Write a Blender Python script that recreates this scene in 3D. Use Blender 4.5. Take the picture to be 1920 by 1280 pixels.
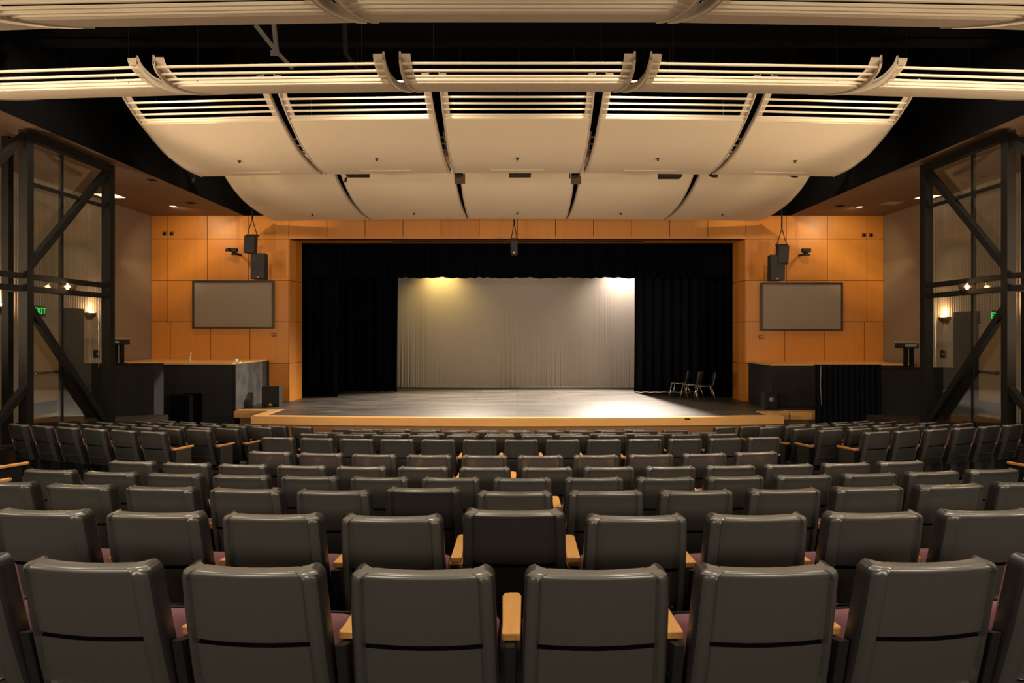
import bpy, bmesh, math, random
from mathutils import Vector, Matrix
random.seed(7)
C = bpy.context.scene
col = C.collection
for o in list(bpy.data.objects): bpy.data.objects.remove(o, do_unlink=True)
R = math.radians
CZ = 2.725            # camera height; the stage floor is at 0.80
F = 1280.0
# ------------------------------------------------------------------ camera
cam = bpy.data.cameras.new('camera'); cam.sensor_width = 36; cam.lens = 24
cam.shift_y = -15/1920; cam.shift_x = -10/1920; cam.clip_start = .05; cam.clip_end = 200
co = bpy.data.objects.new('camera', cam); col.objects.link(co)
co.location = (0, 0, CZ); co.rotation_euler = (R(90), 0, 0)
C.camera = co
# ------------------------------------------------------------------ world, exposure, lights
w = bpy.data.worlds.new('world'); C.world = w; w.use_nodes = True
w.node_tree.nodes['Background'].inputs[0].default_value = (1, .85, .7, 1)
w.node_tree.nodes['Background'].inputs[1].default_value = .02
C.view_settings.view_transform = 'Standard'; C.view_settings.look = 'None'
C.view_settings.exposure = 0.0; C.view_settings.gamma = 1; C.view_settings.use_curve_mapping = False
def light(kind, name, loc, target, energy, color, **kw):
    l = bpy.data.lights.new(name, kind); l.energy = energy; l.color = color
    for k, v in kw.items(): setattr(l, k, v)
    o = bpy.data.objects.new(name, l); col.objects.link(o); o.location = loc
    if target is not None:
        o.rotation_euler = (Vector(target)-Vector(loc)).to_track_quat('-Z', 'Y').to_euler()
    return o
WARM = (1, .74, .45)
# added fill behind the camera, brightening reflectors, walls and seat backs
for sx in (-1, 1):
    light('AREA', 'added_rear_fill', (sx*4.5, -4.5, CZ+1.2), (sx*1.5, 13.5, CZ+3.3), 300, (1, .84, .66), shape='RECTANGLE', size=4, size_y=.6)
    # added uplights, out of view, to brighten the reflector undersides
    for y, e, tx, ty, th in ((.6, 620, 1.0, 5.2, 2.6), (3.2, 520, 1.6, 8.6, 3.0), (5.6, 1500, 2.6, 13.0, 3.5), (8.6, 1000, 1.2, 17.6, 3.2)):
        light('SPOT', 'added_side_uplight', (sx*(9.6 if y > 5 else 7.6), y, CZ+.2), (sx*tx, ty, CZ+th), e, (1, .76, .50), spot_size=R(78), spot_blend=.8, shadow_soft_size=.5)
# house downlights above the reflectors
for x in (-6.2, -2.1, 2.1, 6.2):
    for y, e in ((1.8, 520), (7.15, 1000), (10.9, 900)):
        light('SPOT', 'house_downlight', (x, y, CZ+5.6), (x, y+.3, 0), e, (1, .84, .64), spot_size=R(105), spot_blend=.6, shadow_soft_size=.35)
# wall washers aimed at the timber wall from the catwalk
for sx in (-1, 1):
    light('SPOT', 'wall_wash_light', (sx*4.2, 15.25, CZ+5.2), (sx*9.2, 19.4, CZ+2.2), 720, (1, .74, .42), spot_size=R(75), spot_blend=.7, shadow_soft_size=.15)
    light('SPOT', 'wall_wash_light', (sx*5.5, 10.9, CZ+.9+4), (sx*8.2, 19.4, CZ+1.2), 900, (1, .76, .46), spot_size=R(44), spot_blend=.7, shadow_soft_size=.15)
    # small soffit downlights grazing the timber wall
    light('SPOT', 'soffit_lamp_light', (sx*9.0, 17.85, CZ+3.28), (sx*8.9, 19.4, CZ+1.6), 90, (1, .74, .42), spot_size=R(140), spot_blend=.8, shadow_soft_size=.06)
# stage lights: hung behind the valance, just in front of the backdrop
light('SPOT', 'stage_top_light', (3.72, 23.25, CZ+3.3), (1.6, 18.3, .8), 9000, (1, .86, .70), spot_size=R(100), spot_blend=.5, shadow_soft_size=.06)
light('SPOT', 'stage_top_light', (-1.6, 23.1, CZ+3.5), (-1.0, 18.6, .8), 3200, (1, .84, .64), spot_size=R(95), spot_blend=.6, shadow_soft_size=.06)
light('SPOT', 'backdrop_top_light', (-2.7, 23.5, CZ+2.6), (-2.62, 24.0, CZ+.3), 330, (1, .72, .20), spot_size=R(120), spot_blend=1, shadow_soft_size=.1)
light('SPOT', 'backdrop_top_light', (3.75, 23.5, CZ+2.6), (3.55, 24.0, CZ+.2), 620, (1, .86, .70), spot_size=R(120), spot_blend=1, shadow_soft_size=.1)
light('SPOT', 'backdrop_wash_light', (0, 21.5, CZ+3.6), (0, 24.0, CZ-.6), 45, (1, .80, .62), spot_size=R(110), spot_blend=.8, shadow_soft_size=.3)
# ------------------------------------------------------------------ materials
def mat(name, c, rough=.6, metal=0, noise=None, emit=None, spec=.5, bump=None, scale=(1, 1, 1)):
    m = bpy.data.materials.new(name); m.use_nodes = True
    nt = m.node_tree; b = nt.nodes['Principled BSDF']
    b.inputs['Base Color'].default_value = (*c, 1); b.inputs['Roughness'].default_value = rough
    b.inputs['Metallic'].default_value = metal; b.inputs['Specular IOR Level'].default_value = spec
    tc = nt.nodes.new('ShaderNodeTexCoord'); mp = nt.nodes.new('ShaderNodeMapping')
    mp.inputs['Scale'].default_value = scale; nt.links.new(tc.outputs['Object'], mp.inputs[0])
    if noise:
        sc, amt, c2 = noise
        n = nt.nodes.new('ShaderNodeTexNoise'); n.inputs['Scale'].default_value = sc; n.inputs['Detail'].default_value = 5
        nt.links.new(mp.outputs[0], n.inputs['Vector'])
        r = nt.nodes.new('ShaderNodeValToRGB')
        r.color_ramp.elements[0].position = .5-amt; r.color_ramp.elements[1].position = .5+amt
        r.color_ramp.elements[0].color = (*c, 1); r.color_ramp.elements[1].color = (*c2, 1)
        nt.links.new(n.outputs[0], r.inputs[0]); nt.links.new(r.outputs[0], b.inputs['Base Color'])
    if bump:
        n2 = nt.nodes.new('ShaderNodeTexNoise'); n2.inputs['Scale'].default_value = bump[0]
        nt.links.new(mp.outputs[0], n2.inputs['Vector'])
        bp = nt.nodes.new('ShaderNodeBump'); bp.inputs['Strength'].default_value = bump[1]; bp.inputs['Distance'].default_value = .01
        nt.links.new(n2.outputs[0], bp.inputs['Height']); nt.links.new(bp.outputs[0], b.inputs['Normal'])
    if emit:
        b.inputs['Emission Color'].default_value = (*emit[0], 1); b.inputs['Emission Strength'].default_value = emit[1]
    return m
M = {}
M['shell'] = mat('charcoal_plastic', (.050, .049, .044), .33, noise=(3, .3, (.060, .058, .052)), bump=(400, .05))
for _m in (M['shell'],):
    b_ = _m.node_tree.nodes['Principled BSDF']; b_.inputs['Coat Weight'].default_value = .8; b_.inputs['Coat Roughness'].default_value = .22; b_.inputs['Specular IOR Level'].default_value = .8
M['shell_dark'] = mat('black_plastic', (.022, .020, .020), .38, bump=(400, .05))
M['cushion'] = mat('plum_fabric', (.19, .085, .105), .9, noise=(120, .3, (.24, .11, .13)), spec=.2)
M['armwood'] = mat('maple_armrest', (.62, .30, .075), .38, noise=(9, .35, (.72, .38, .11)), scale=(6, 1, 1))
M['steel'] = mat('black_steel', (.009, .009, .009), .6, spec=.3)
M['strut'] = mat('grey_strut_paint', (.11, .10, .085), .6)
M['shell_edge_lit'] = mat('charcoal_edge_painted_highlight', (.15, .146, .132), .26, spec=.8)  # lighter tone paints in the highlight along the seat-back top edge
M['chrome'] = mat('chrome', (.7, .66, .6), .22, metal=1)
M['carpet'] = mat('dark_carpet', (.018, .015, .017), .95, noise=(60, .3, (.03, .024, .026)), spec=.1)
for i, (a, b_) in enumerate((((.50, .185, .026), (.56, .22, .034)), ((.45, .162, .022), (.51, .195, .03)), ((.51, .198, .030), (.57, .232, .04)))):
    M['wood%d' % i] = mat('maple_panel_%s' % 'abc'[i], a, .42, noise=(2.2, .3, b_), scale=(7, 7, .5))
M['seam'] = mat('dark_seam', (.10, .045, .015), .8)
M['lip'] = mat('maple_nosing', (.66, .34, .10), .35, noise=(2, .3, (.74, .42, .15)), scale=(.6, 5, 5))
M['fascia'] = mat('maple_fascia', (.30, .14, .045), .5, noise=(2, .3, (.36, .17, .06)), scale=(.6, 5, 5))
M['cloud'] = mat('cream_paint', (.74, .62, .47), .55, noise=(1.5, .3, (.77, .65, .50)))
M['slat'] = mat('cream_metal', (.76, .66, .51), .4)
M['rib'] = mat('beige_metal', (.52, .44, .34), .5)
M['black'] = mat('matt_black', (.0025, .0025, .003), .95, spec=.05)
M['blackwall'] = mat('black_painted_board', (.010, .0095, .010), .8, noise=(5, .3, (.013, .0125, .013)))
M['scuffed'] = mat('scuffed_black_board', (.022, .021, .020), .6, noise=(2.6, .12, (.07, .065, .06)))
M['velvet'] = mat('black_velour', (.0022, .0022, .0035), 1, spec=.03)
M['drape'] = mat('navy_black_drape', (.006, .0065, .010), .95, spec=.1)
M['cyc'] = mat('off_white_muslin', (.36, .315, .28), .85, noise=(2, .3, (.38, .335, .30)), spec=.2)
M['sidewall'] = mat('taupe_wall', (.20, .145, .10), .8, noise=(4, .3, (.22, .16, .11)), bump=(80, .1))
M['soffit'] = mat('brown_soffit', (.15, .085, .045), .7, noise=(1, .3, (.17, .095, .05)))
M['ribwall'] = mat('ribbed_beige_board', (.38, .31, .235), .7)
M['door'] = mat('pale_timber_door', (.42, .30, .17), .5, noise=(3, .3, (.47, .34, .20)), scale=(6, 6, .5))
M['truss'] = mat('dark_bronze_steel', (.010, .009, .0075), .8, spec=.15)
M['screen'] = mat('grey_projection_screen', (.25, .205, .165), .7)
M['frame'] = mat('black_frame', (.012, .011, .011), .4)
M['spk'] = mat('black_speaker_cabinet', (.005, .005, .005), .7, bump=(250, .3))
M['orange'] = mat('orange_badge', (.8, .16, .03), .5)
M['yellow'] = mat('yellow_badge', (.7, .6, .05), .5)
M['red'] = mat('red_alarm', (.28, .035, .02), .4)
M['white'] = mat('white_plastic', (.75, .72, .66), .5)
M['grey'] = mat('grey_plastic', (.30, .29, .28), .45)
M['bulb'] = mat('lit_glass', (1, .9, .7), .5, emit=((1, .62, .28), 22))
M['lightpanel'] = mat('lit_diffuser', (1, .9, .7), .5, emit=((1, .78, .5), 1.6))
M['exit'] = mat('green_lit_letters', (0, .5, .1), .5, emit=((.01, .9, .12), 1.1))
M['exitbox'] = mat('dark_sign_face', (.01, .03, .012), .4)
M['brown_metal'] = mat('dark_bronze_fixture', (.10, .06, .03), .4, metal=.6)
M['lobbyfloor'] = mat('lobby_carpet', (.035, .024, .018), .95, spec=.1)
# stage floor
m = mat('worn_black_stage_floor', (.030, .026, .023), .45, noise=(1.9, .16, (.115, .100, .088)), scale=(.5, 2.6, 1), bump=(12, .06))
nt = m.node_tree; b_ = nt.nodes['Principled BSDF']; src = b_.inputs['Base Color'].links[0].from_socket
tc = nt.nodes.new('ShaderNodeTexCoord'); br = nt.nodes.new('ShaderNodeTexBrick'); br.inputs['Scale'].default_value = 1; br.inputs['Brick Width'].default_value = 2.44
br.inputs['Row Height'].default_value = 1.22; br.inputs['Mortar Size'].default_value = .012; br.inputs['Color1'].default_value = (1, 1, 1, 1); br.inputs['Color2'].default_value = (.72, .72, .72, 1); br.inputs['Mortar'].default_value = (.35, .35, .35, 1)
mu = nt.nodes.new('ShaderNodeMixRGB'); mu.blend_type = 'MULTIPLY'; mu.inputs[0].default_value = 1
nt.links.new(tc.outputs['Object'], br.inputs['Vector']); nt.links.new(src, mu.inputs[1]); nt.links.new(br.outputs[0], mu.inputs[2]); nt.links.new(mu.outputs[0], b_.inputs['Base Color'])
M['stage'] = m
# glass
g = bpy.data.materials.new('tinted_glass'); g.use_nodes = True
nt = g.node_tree; nt.nodes.clear()
out = nt.nodes.new('ShaderNodeOutputMaterial'); mx = nt.nodes.new('ShaderNodeMixShader'); tr = nt.nodes.new('ShaderNodeBsdfTransparent')
gl = nt.nodes.new('ShaderNodeBsdfGlossy'); gl.inputs['Roughness'].default_value = .04; tr.inputs[0].default_value = (.90, .91, .88, 1)
mx.inputs[0].default_value = .07
nt.links.new(tr.outputs[0], mx.inputs[1]); nt.links.new(gl.outputs[0], mx.inputs[2]); nt.links.new(mx.outputs[0], out.inputs[0])
M['glass'] = g
# ------------------------------------------------------------------ mesh helpers
class MB:
    def __init__(s): s.v = []; s.f = []; s.mi = []; s.m = 0
    def box(s, x0, x1, y0, y1, z0, z1):
        return s.hexa([(x0, y0, z0), (x1, y0, z0), (x1, y1, z0), (x0, y1, z0), (x0, y0, z1), (x1, y0, z1), (x1, y1, z1), (x0, y1, z1)])
    def hexa(s, p):
        n = len(s.v); s.v += [tuple(q) for q in p]
        for f in ((0, 3, 2, 1), (4, 5, 6, 7), (0, 1, 5, 4), (1, 2, 6, 5), (2, 3, 7, 6), (3, 0, 4, 7)):
            s.f.append(tuple(n+i for i in f)); s.mi.append(s.m)
        return s
    def bar(s, a, b, wx, wz):
        a = Vector(a); b = Vector(b); d = (b-a).normalized()
        up = Vector((0, 0, 1)) if abs(d.z) < .95 else Vector((0, 1, 0))
        sd = d.cross(up).normalized()*wx/2; u = sd.cross(d).normalized()*wz/2
        return s.hexa([a-sd-u, a+sd-u, b+sd-u, b-sd-u, a-sd+u, a+sd+u, b+sd+u, b-sd+u])
    def tube(s, pts, r, n=10, cap=True):
        pts = [Vector(p) for p in pts]; rs = r if isinstance(r, (list, tuple)) else [r]*len(pts); rings = []
        for i, p in enumerate(pts):
            d = (pts[min(i+1, len(pts)-1)]-pts[max(i-1, 0)]).normalized()
            up = Vector((0, 0, 1)) if abs(d.z) < .9 else Vector((0, 1, 0))
            a = d.cross(up).normalized(); b = a.cross(d).normalized()
            k = len(s.v)
            for j in range(n):
                t = 2*math.pi*j/n; s.v.append(tuple(p+a*math.cos(t)*rs[i]+b*math.sin(t)*rs[i]))
            rings.append(k)
        for i in range(len(rings)-1):
            for j in range(n):
                s.f.append((rings[i]+j, rings[i]+(j+1) % n, rings[i+1]+(j+1) % n, rings[i+1]+j)); s.mi.append(s.m)
        if cap:
            s.f.append(tuple(rings[0]+j for j in range(n))[::-1]); s.mi.append(s.m)
            s.f.append(tuple(rings[-1]+j for j in range(n))); s.mi.append(s.m)
        return s
    def prism(s, poly, z0, z1):      # polygon in x,y extruded in z
        n = len(s.v); k = len(poly)
        s.v += [(x, y, z0) for x, y in poly]+[(x, y, z1) for x, y in poly]
        s.f.append(tuple(range(n+k-1, n-1, -1))); s.f.append(tuple(range(n+k, n+2*k))); s.mi += [s.m, s.m]
        for i in range(k):
            j = (i+1) % k; s.f.append((n+i, n+j, n+k+j, n+k+i)); s.mi.append(s.m)
        return s
    def grid(s, pts, closed=False):     # pts[i][j]
        n = len(s.v); a = len(pts); b = len(pts[0])
        for r_ in pts: s.v += [tuple(p) for p in r_]
        for i in range(a-1):
            for j in range(b-1):
                s.f.append((n+i*b+j, n+i*b+j+1, n+(i+1)*b+j+1, n+(i+1)*b+j)); s.mi.append(s.m)
        return s
    def build(s, name, mats, parent=None, smooth=False, bevel=0, loc=None, solid=0, fix=True):
        me = bpy.data.meshes.new(name); me.from_pydata(s.v, [], s.f)
        ml = mats if isinstance(mats, (list, tuple)) else [mats]
        for m_ in ml: me.materials.append(M[m_] if isinstance(m_, str) else m_)
        for p, i in zip(me.polygons, s.mi): p.material_index = i; p.use_smooth = smooth
        if fix:
            bm = bmesh.new(); bm.from_mesh(me); bmesh.ops.remove_doubles(bm, verts=bm.verts, dist=1e-5)
            bmesh.ops.recalc_face_normals(bm, faces=bm.faces); bm.to_mesh(me); bm.free()
        me.update()
        o = bpy.data.objects.new(name, me); col.objects.link(o)
        if parent: o.parent = parent
        if loc: o.location = loc
        if bevel:
            b = o.modifiers.new('bevel', 'BEVEL'); b.width = bevel; b.segments = 2; b.limit_method = 'ANGLE'; b.harden_normals = False
        if solid:
            q = o.modifiers.new('solid', 'SOLIDIFY'); q.thickness = solid; q.offset = 0
        return o
def thing(name, label, cat, loc=(0, 0, 0), rz=0, group=None):
    o = bpy.data.objects.new(name, None); col.objects.link(o); o.empty_display_size = .1
    o.location = loc; o.rotation_euler = (0, 0, rz); o['label'] = label; o['category'] = cat
    if group: o['group'] = group
    return o
def tag(o, label, cat, group=None, kind=None):
    o['label'] = label; o['category'] = cat
    if group: o['group'] = group
    if kind: o['kind'] = kind
    return o
def struct(o, label=None):
    o['kind'] = 'structure'
    if label: o['label'] = label
    return o
def copy_tree(o, parent=None):
    c = o.copy(); col.objects.link(c)
    if parent: c.parent = parent
    for ch in list(o.children): copy_tree(ch, c)
    return c
def PX(px, Z): return (px-970)*Z/F
def PZ(py, Z): return CZ+(625-py)*Z/F
def box_obj(name, m_, x0, x1, y0, y1, z0, z1, parent=None, bevel=0): return MB().box(x0, x1, y0, y1, z0, z1).build(name, m_, parent, bevel=bevel)
# ------------------------------------------------------------------ seat rows: (name, depth at centre, drop of seat tops below the eye)
ROWS = [('A', 2.17, .752, 13), ('B', 3.10, .830, 24), ('C', 4.16, .963, 20), ('D', 5.29, 1.120, 23), ('E', 6.12, 1.200, 23), ('F', 6.80, 1.215, 15),
        ('G', 9.17, 1.427, 27), ('H', 10.1, 1.507, 29), ('I', 11.05, 1.62, 30), ('J', 12.0, 1.715, 31), ('K', 12.95, 1.83, 31)]
SIDE = {'G': (9.25, 20.5), 'H': (10.1, 20.5), 'I': (11.05, 20), 'J': (12.0, 20), 'K': (12.95, 19.5)}      # the side blocks turn in more
SH = .87
ROWZ = {n: CZ-h-SH for n, d, h, r in ROWS}
# ------------------------------------------------------------------ structure
Zw = 19.4
def yof(d, x, r): return d + x*x/(2*r)
mb = MB()
xs = [-10.39+20.78*i/24 for i in range(25)]
edges = [-6.0]+[(ROWS[i][1]+.62) if i < 5 or i > 5 else 8.6 for i in range(len(ROWS)-1)]
edges = [-6.0]+[min(ROWS[i+1][1]-.30, ROWS[i][1]+.62) if i != 5 else 8.75 for i in range(len(ROWS)-1)]
prevline = None
for i, (n, d, h, r) in enumerate(ROWS):
    z = ROWZ[n]
    a = edges[i]
    b = edges[i+1] if i+1 < len(edges) else None
    r0 = r if i == 0 else (r+ROWS[i-1][3])/2
    la = [(x, a if i == 0 else yof(a, x, r0), z) for x in xs]
    if b is None: lb = [(x, 19.3, z) for x in xs]
    else:
        r1 = (r+ROWS[i+1][3])/2; lb = [(x, yof(b, x, r1), z) for x in xs]
    if prevline: mb.grid([prevline, la])
    mb.grid([la, lb]); prevline = lb
struct(mb.build('floor', 'carpet', fix=False), 'dark carpeted floor stepping down to the stage')
struct(box_obj('ceiling', 'black', -10.5, 10.5, -6, 19.4, CZ+6.6, CZ+6.8), 'black ceiling high above the reflector panels')
struct(box_obj('wall_rear', 'sidewall', -10.6, 10.6, -6.2, -6.0, -.2, CZ+6.6))
# raised side lobbies
for sx, nm in ((-1, 'left'), (1, 'right')):
    a, b = sorted((sx*7.97, sx*10.39))
    o = MB(); o.box(a, b, 10.85, 15.6, 0.2, .87); struct(o.build('floor_lobby_'+nm, 'lobbyfloor'))
    # side wall: plain taupe near the stage, ribbed further out
    a, b = sorted((sx*10.4, sx*10.6))
    struct(box_obj('wall_'+nm, 'sidewall', a, b, 17.2, Zw+.2, -.2, CZ+6.6), 'plain taupe side wall between ribbed lobby wall and timber wall')
    mbr = MB(); prof = []
    y = -6.0
    while y < 17.2:
        st = .085
        for dy, dx in ((0, 0), (.035, 0), (.045, .02), (.075, .02)):
            prof.append((sx*(10.4-dx), y+dy))
        y += st
    prof.append((sx*10.4, 17.2))
    mbr.grid([[(x, y, z) for x, y in prof] for z in (-.2, CZ+6.6)])
    struct(mbr.build('wall_lobby_'+nm, 'ribwall', fix=False), 'beige wall of vertical ribs behind the steel frame')
    # soffit
    a, b = sorted((sx*7.75, sx*10.4))
    struct(box_obj('ceiling_soffit_'+nm, 'soffit', a, b, -6, Zw, CZ+3.34, CZ+3.40), 'brown lowered soffit along the side of the hall')
    a, b = sorted((sx*7.74, sx*7.85))
    struct(box_obj('wall_bulkhead_'+nm, 'black', a, b, -6, Zw, CZ+3.345, CZ+6.6), 'black bulkhead above the soffit')
# ---- timber wall with panels
OW = 6.49; TOPH = CZ+3.35; PTOP = PZ(448, Zw)
mb = MB(); mb.m = 3
mb.box(-10.4, -OW, Zw+.01, Zw+.25, 0, TOPH); mb.box(OW, 10.4, Zw+.01, Zw+.25, 0, TOPH); mb.box(-OW, OW, Zw+.01, Zw+.25, PTOP, TOPH)
def panel(x0, x1, z0, z1):
    mb.m = random.randrange(3); g_ = .009
    mb.box(x0+g_, x1-g_, Zw-.012, Zw+.012, z0+g_, z1-g_)
rowz = [PZ(404, Zw), PZ(448, Zw), PZ(526, Zw), PZ(603, Zw), PZ(681, Zw), PZ(754, Zw)]
up = [-10.4]+[PX(q, Zw) for q in (315, 389, 466)]+[-OW]
lo = [-10.4]+[PX(q, Zw) for q in (320, 395, 469)]+[-OW]
for i in range(5):
    c_ = up if i < 3 else lo
    for a, b in zip(c_, c_[1:]):
        panel(a, b, rowz[i+1], rowz[i]); panel(-b, -a, rowz[i+1], rowz[i])
n_ = 12
for i in range(n_): panel(-OW+2*OW*i/n_, -OW+2*OW*(i+1)/n_, PTOP, TOPH)
struct(mb.build('wall_back', ['wood0', 'wood1', 'wood2', 'seam']), 'maple panelled wall around the stage opening')
mb = MB()
# proscenium reveals (with rounded front corner on the lower part)
for sx in (-1, 1):
    xi = sx*6.40
    mb.m = 1
    for z0, z1 in zip(rowz[1:], rowz[2:]):
        pts = [(sx*OW, Zw-.012), (sx*(OW-.02), Zw-.012), (xi, Zw+.35), (xi+sx*.0, 20.3), (sx*OW, 20.3)]
        if sx > 0: pts = pts[::-1]
        mb.prism(pts, z1+.008, z0-.008)
mb.m = 1
mb.box(-OW, OW, Zw-.01, 20.3, PTOP, PTOP+.08)
struct(mb.build('trim_1', ['wood0', 'wood1']), 'maple reveal lining the stage opening')
struct(box_obj('wall_fly', 'black', -10.4, 10.4, Zw+.02, Zw+.3, TOPH, CZ+6.6))
# stage house
mb = MB(); mb.box(-10, -9.8, 19.7, 25.6, .8, CZ+5); mb.box(9.8, 10, 19.7, 25.6, .8, CZ+5); mb.box(-10, 10, 25.5, 25.7, .8, CZ+5); mb.box(-10, 10, 19.7, 25.7, CZ+5, CZ+5.1)
struct(mb.build('wall_stage_house', 'black'))
# ---- stage
def front(x): return 15.4 + .4*(x/6.15)**2
xsf = [-6.15+12.3*i/24 for i in range(25)]
mb = MB(); mb.m = 0
poly = [(x, front(x)+.02) for x in xsf]+[(6.13, 16.62), (7.5, 16.62), (7.5, 19.38), (6.45, 19.38), (6.45, 19.7), (9.8, 19.7), (9.8, 25.5), (-9.8, 25.5), (-9.8, 19.7), (-6.45, 19.7), (-6.45, 19.38), (-7.0, 19.38), (-7.0, 17.02), (-6.13, 17.02)]
mb.prism(poly, .62, .80)
struct(mb.build('floor_stage', 'stage'), 'worn black stage floor')
mb = MB()
poly2 = [(x, front(x)+.10) for x in xsf]+[(6.05, 16.75), (7.4, 16.75), (7.4, 19.3), (-6.95, 19.3), (-6.95, 17.1), (-6.05, 17.1)]
mb.prism(poly2, 0.0, .62)
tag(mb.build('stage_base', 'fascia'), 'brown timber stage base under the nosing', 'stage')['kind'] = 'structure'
# nosing
def strip(path, wd, z0, z1):
    m2 = MB(); L = []; I = []
    for i, p in enumerate(path):
        p = Vector((*p, 0)); a = Vector((*path[max(i-1, 0)], 0)); b = Vector((*path[min(i+1, len(path)-1)], 0))
        d1 = (p-a).normalized() if i > 0 else (b-p).normalized(); d2 = (b-p).normalized() if i < len(path)-1 else d1
        n1 = Vector((-d1.y, d1.x, 0)); n2 = Vector((-d2.y, d2.x, 0)); n = (n1+n2).normalized(); k = 1/max(.3, n.dot(n1))
        L.append(p); I.append(p+n*wd*k)
    m2.grid([[(q.x, q.y, z0) for q in L], [(q.x, q.y, z1) for q in L], [(q.x, q.y, z1) for q in I], [(q.x, q.y, z0) for q in I], [(q.x, q.y, z0) for q in L]])
    for e in (0, -1):
        n = len(m2.v); a = L[e]; b = I[e]
        m2.v += [(a.x, a.y, z0), (b.x, b.y, z0), (b.x, b.y, z1), (a.x, a.y, z1)]; m2.f.append((n, n+1, n+2, n+3)); m2.mi.append(0)
    return m2
path = [(-7.05, 16.98), (-6.17, 16.98)]+[(x, front(x)) for x in xsf]+[(6.17, 16.6), (6.6, 16.6)]
path[2] = (-6.17, front(6.15)); path[-3] = (6.17, front(6.15))
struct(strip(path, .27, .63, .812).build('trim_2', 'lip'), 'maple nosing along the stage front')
box_ = box_obj('stage_step', 'lip', 6.62, 7.5, 16.52, 17.0, .64, .815, bevel=.006)
tag(box_, 'short maple edged platform at right end of the stage', 'platform'); box_.location.z = 0
o = box_obj('floor_outlet', 'black', PX(1292, 15.4)-.06, PX(1292, 15.4)+.06, front(3.9)-.012, front(3.9)+.02, .765, .79)
tag(o, 'small black slot in the maple stage nosing', 'slot')
# tape marks on stage floor
for k, (px, py, L_, rz) in enumerate(((615, 771, .6, .5), (700, 768, .05, 0), (572, 768, .05, 0), (958, 771, .05, 0), (1165, 770, .05, 0), (1343, 770, .06, 0), (1304, 770, .08, 0), (870, 777, .5, .7))):
    Z = (CZ-.8)*F/(py-625)
    o = MB().box(-L_/2, L_/2, -.012, .012, 0, .002).build('tape_mark', 'grey', loc=(PX(px, Z), Z, .8005)); o.rotation_euler.z = rz
    tag(o, ['long pale tape line on stage floor near the left wing', 'pale tape dab on the left half of the stage floor', 'pale tape dab by the left curtain foot on stage',
            'pale tape dab at the middle of the stage floor', 'pale tape dab in the bright pool on stage', 'pale tape dab right of the bright pool, farther right one',
            'pale tape dab right of the bright pool, in front of the chairs', 'diagonal pale scratch line left of stage centre'][k], 'tape mark')
# ------------------------------------------------------------------ curtains and backdrop
def drape(x0, x1, y, z0, z1, amp, wl, seed=0, curve=None, hem=0):
    rnd = random.Random(seed); n = max(8, int(abs(x1-x0)/wl*10)); m2 = MB(); ph = [rnd.uniform(-.6, .6) for _ in range(400)]
    rows = []
    for iz in range(9):
        t = iz/8; z = z0+(z1-z0)*t; r_ = []
        for i in range(n+1):
            x = x0+(x1-x0)*i/n; k = int(i/10)
            a = amp*(1.15-.5*t)*math.sin(2*math.pi*(i/10)+ph[k]*.0)*(1+.4*math.sin(k*2.1+seed))
            zz = z+(hem*(.5*math.sin(i*.11)+.5*math.sin(i*.41+math.sin(i*.05)*3))*(1 if iz == 0 else 0))
            r_.append((x+.02*math.sin(t*3+i), y+a, zz))
        rows.append(r_)
    m2.grid(rows); return m2
ZB = CZ+3.4
def dr(name, mat_, label, cat, *a, **k):
    g_ = k.pop('group', None)
    return tag(drape(*a, **k).build(name, mat_, smooth=True, solid=.012, fix=False), label, cat, g_)
dr('valance', 'velvet', 'long black velour valance hanging across the top of the stage opening', 'curtain', -6.38, 6.38, 20.42, PZ(521, 20.4), ZB, .035, .22, 3, hem=.025)
dr('leg_curtain', 'velvet', 'black pleated leg curtain at the left edge of the stage opening', 'curtain', -6.55, -5.45, 20.75, .805, ZB, .07, .25, 4, group='black stage legs')
dr('leg_curtain', 'velvet', 'black pleated leg curtain at the right edge of the stage opening', 'curtain', 5.5, 6.55, 20.75, .805, ZB, .07, .25, 5, group='black stage legs')
dr('leg_curtain', 'velvet', 'black leg curtain right beside the left edge of the pale backdrop', 'curtain', -6.9, PX(746, 22.3), 22.3, .82, ZB, .08, .3, 6, group='black stage legs')
dr('leg_curtain', 'drape', 'black leg curtain right beside the right edge of the pale backdrop', 'curtain', PX(1189, 22.3), 6.9, 22.3, .82, ZB, .08, .3, 7, group='black stage legs')
# backdrop: smooth at the top, puckered towards the hem
rnd = random.Random(5); m2 = MB(); rows = []; N = 960
am = []; 
for i in range(N+1):
    u = i/N
    am.append(.5+.5*math.sin(u*9+1)*math.sin(u*23))
for iz in range(29):
    t = iz/28; z = .815+.035+(CZ+2.9-.85)*t; r_ = []
    for i in range(N+1):
        x = -4.8+9.6*i/N
        k = max(0, 1-t*(2.0+.9*math.sin(i*.021+1)))**1.3*.016+.0004
        a = k*(math.sin(i*.66+1.7*math.sin(i*.045))*.8+.7*math.sin(i*.37+2+math.sin(i*.03)))*(.15+1.1*am[i]**2)+.006*math.sin(i*.05+t*4)
        r_.append((x, 24.0+a, z))
    rows.append(r_)
m2.grid(rows)
bd = thing('backdrop', 'pale muslin backdrop filling the back of the lit stage', 'backdrop', (0, 0, 0))
m2.build('cloth', 'cyc', bd, smooth=True, fix=False)
MB().tube([(-4.8, 24.0, .838), (4.8, 24.0, .838)], .02).build('bottom_pipe', 'grey', bd, smooth=True)
MB().box(-5.0, 5.0, 24.25, 24.3, CZ+2.86, CZ+2.92).build('batten', 'steel', bd)
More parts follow.
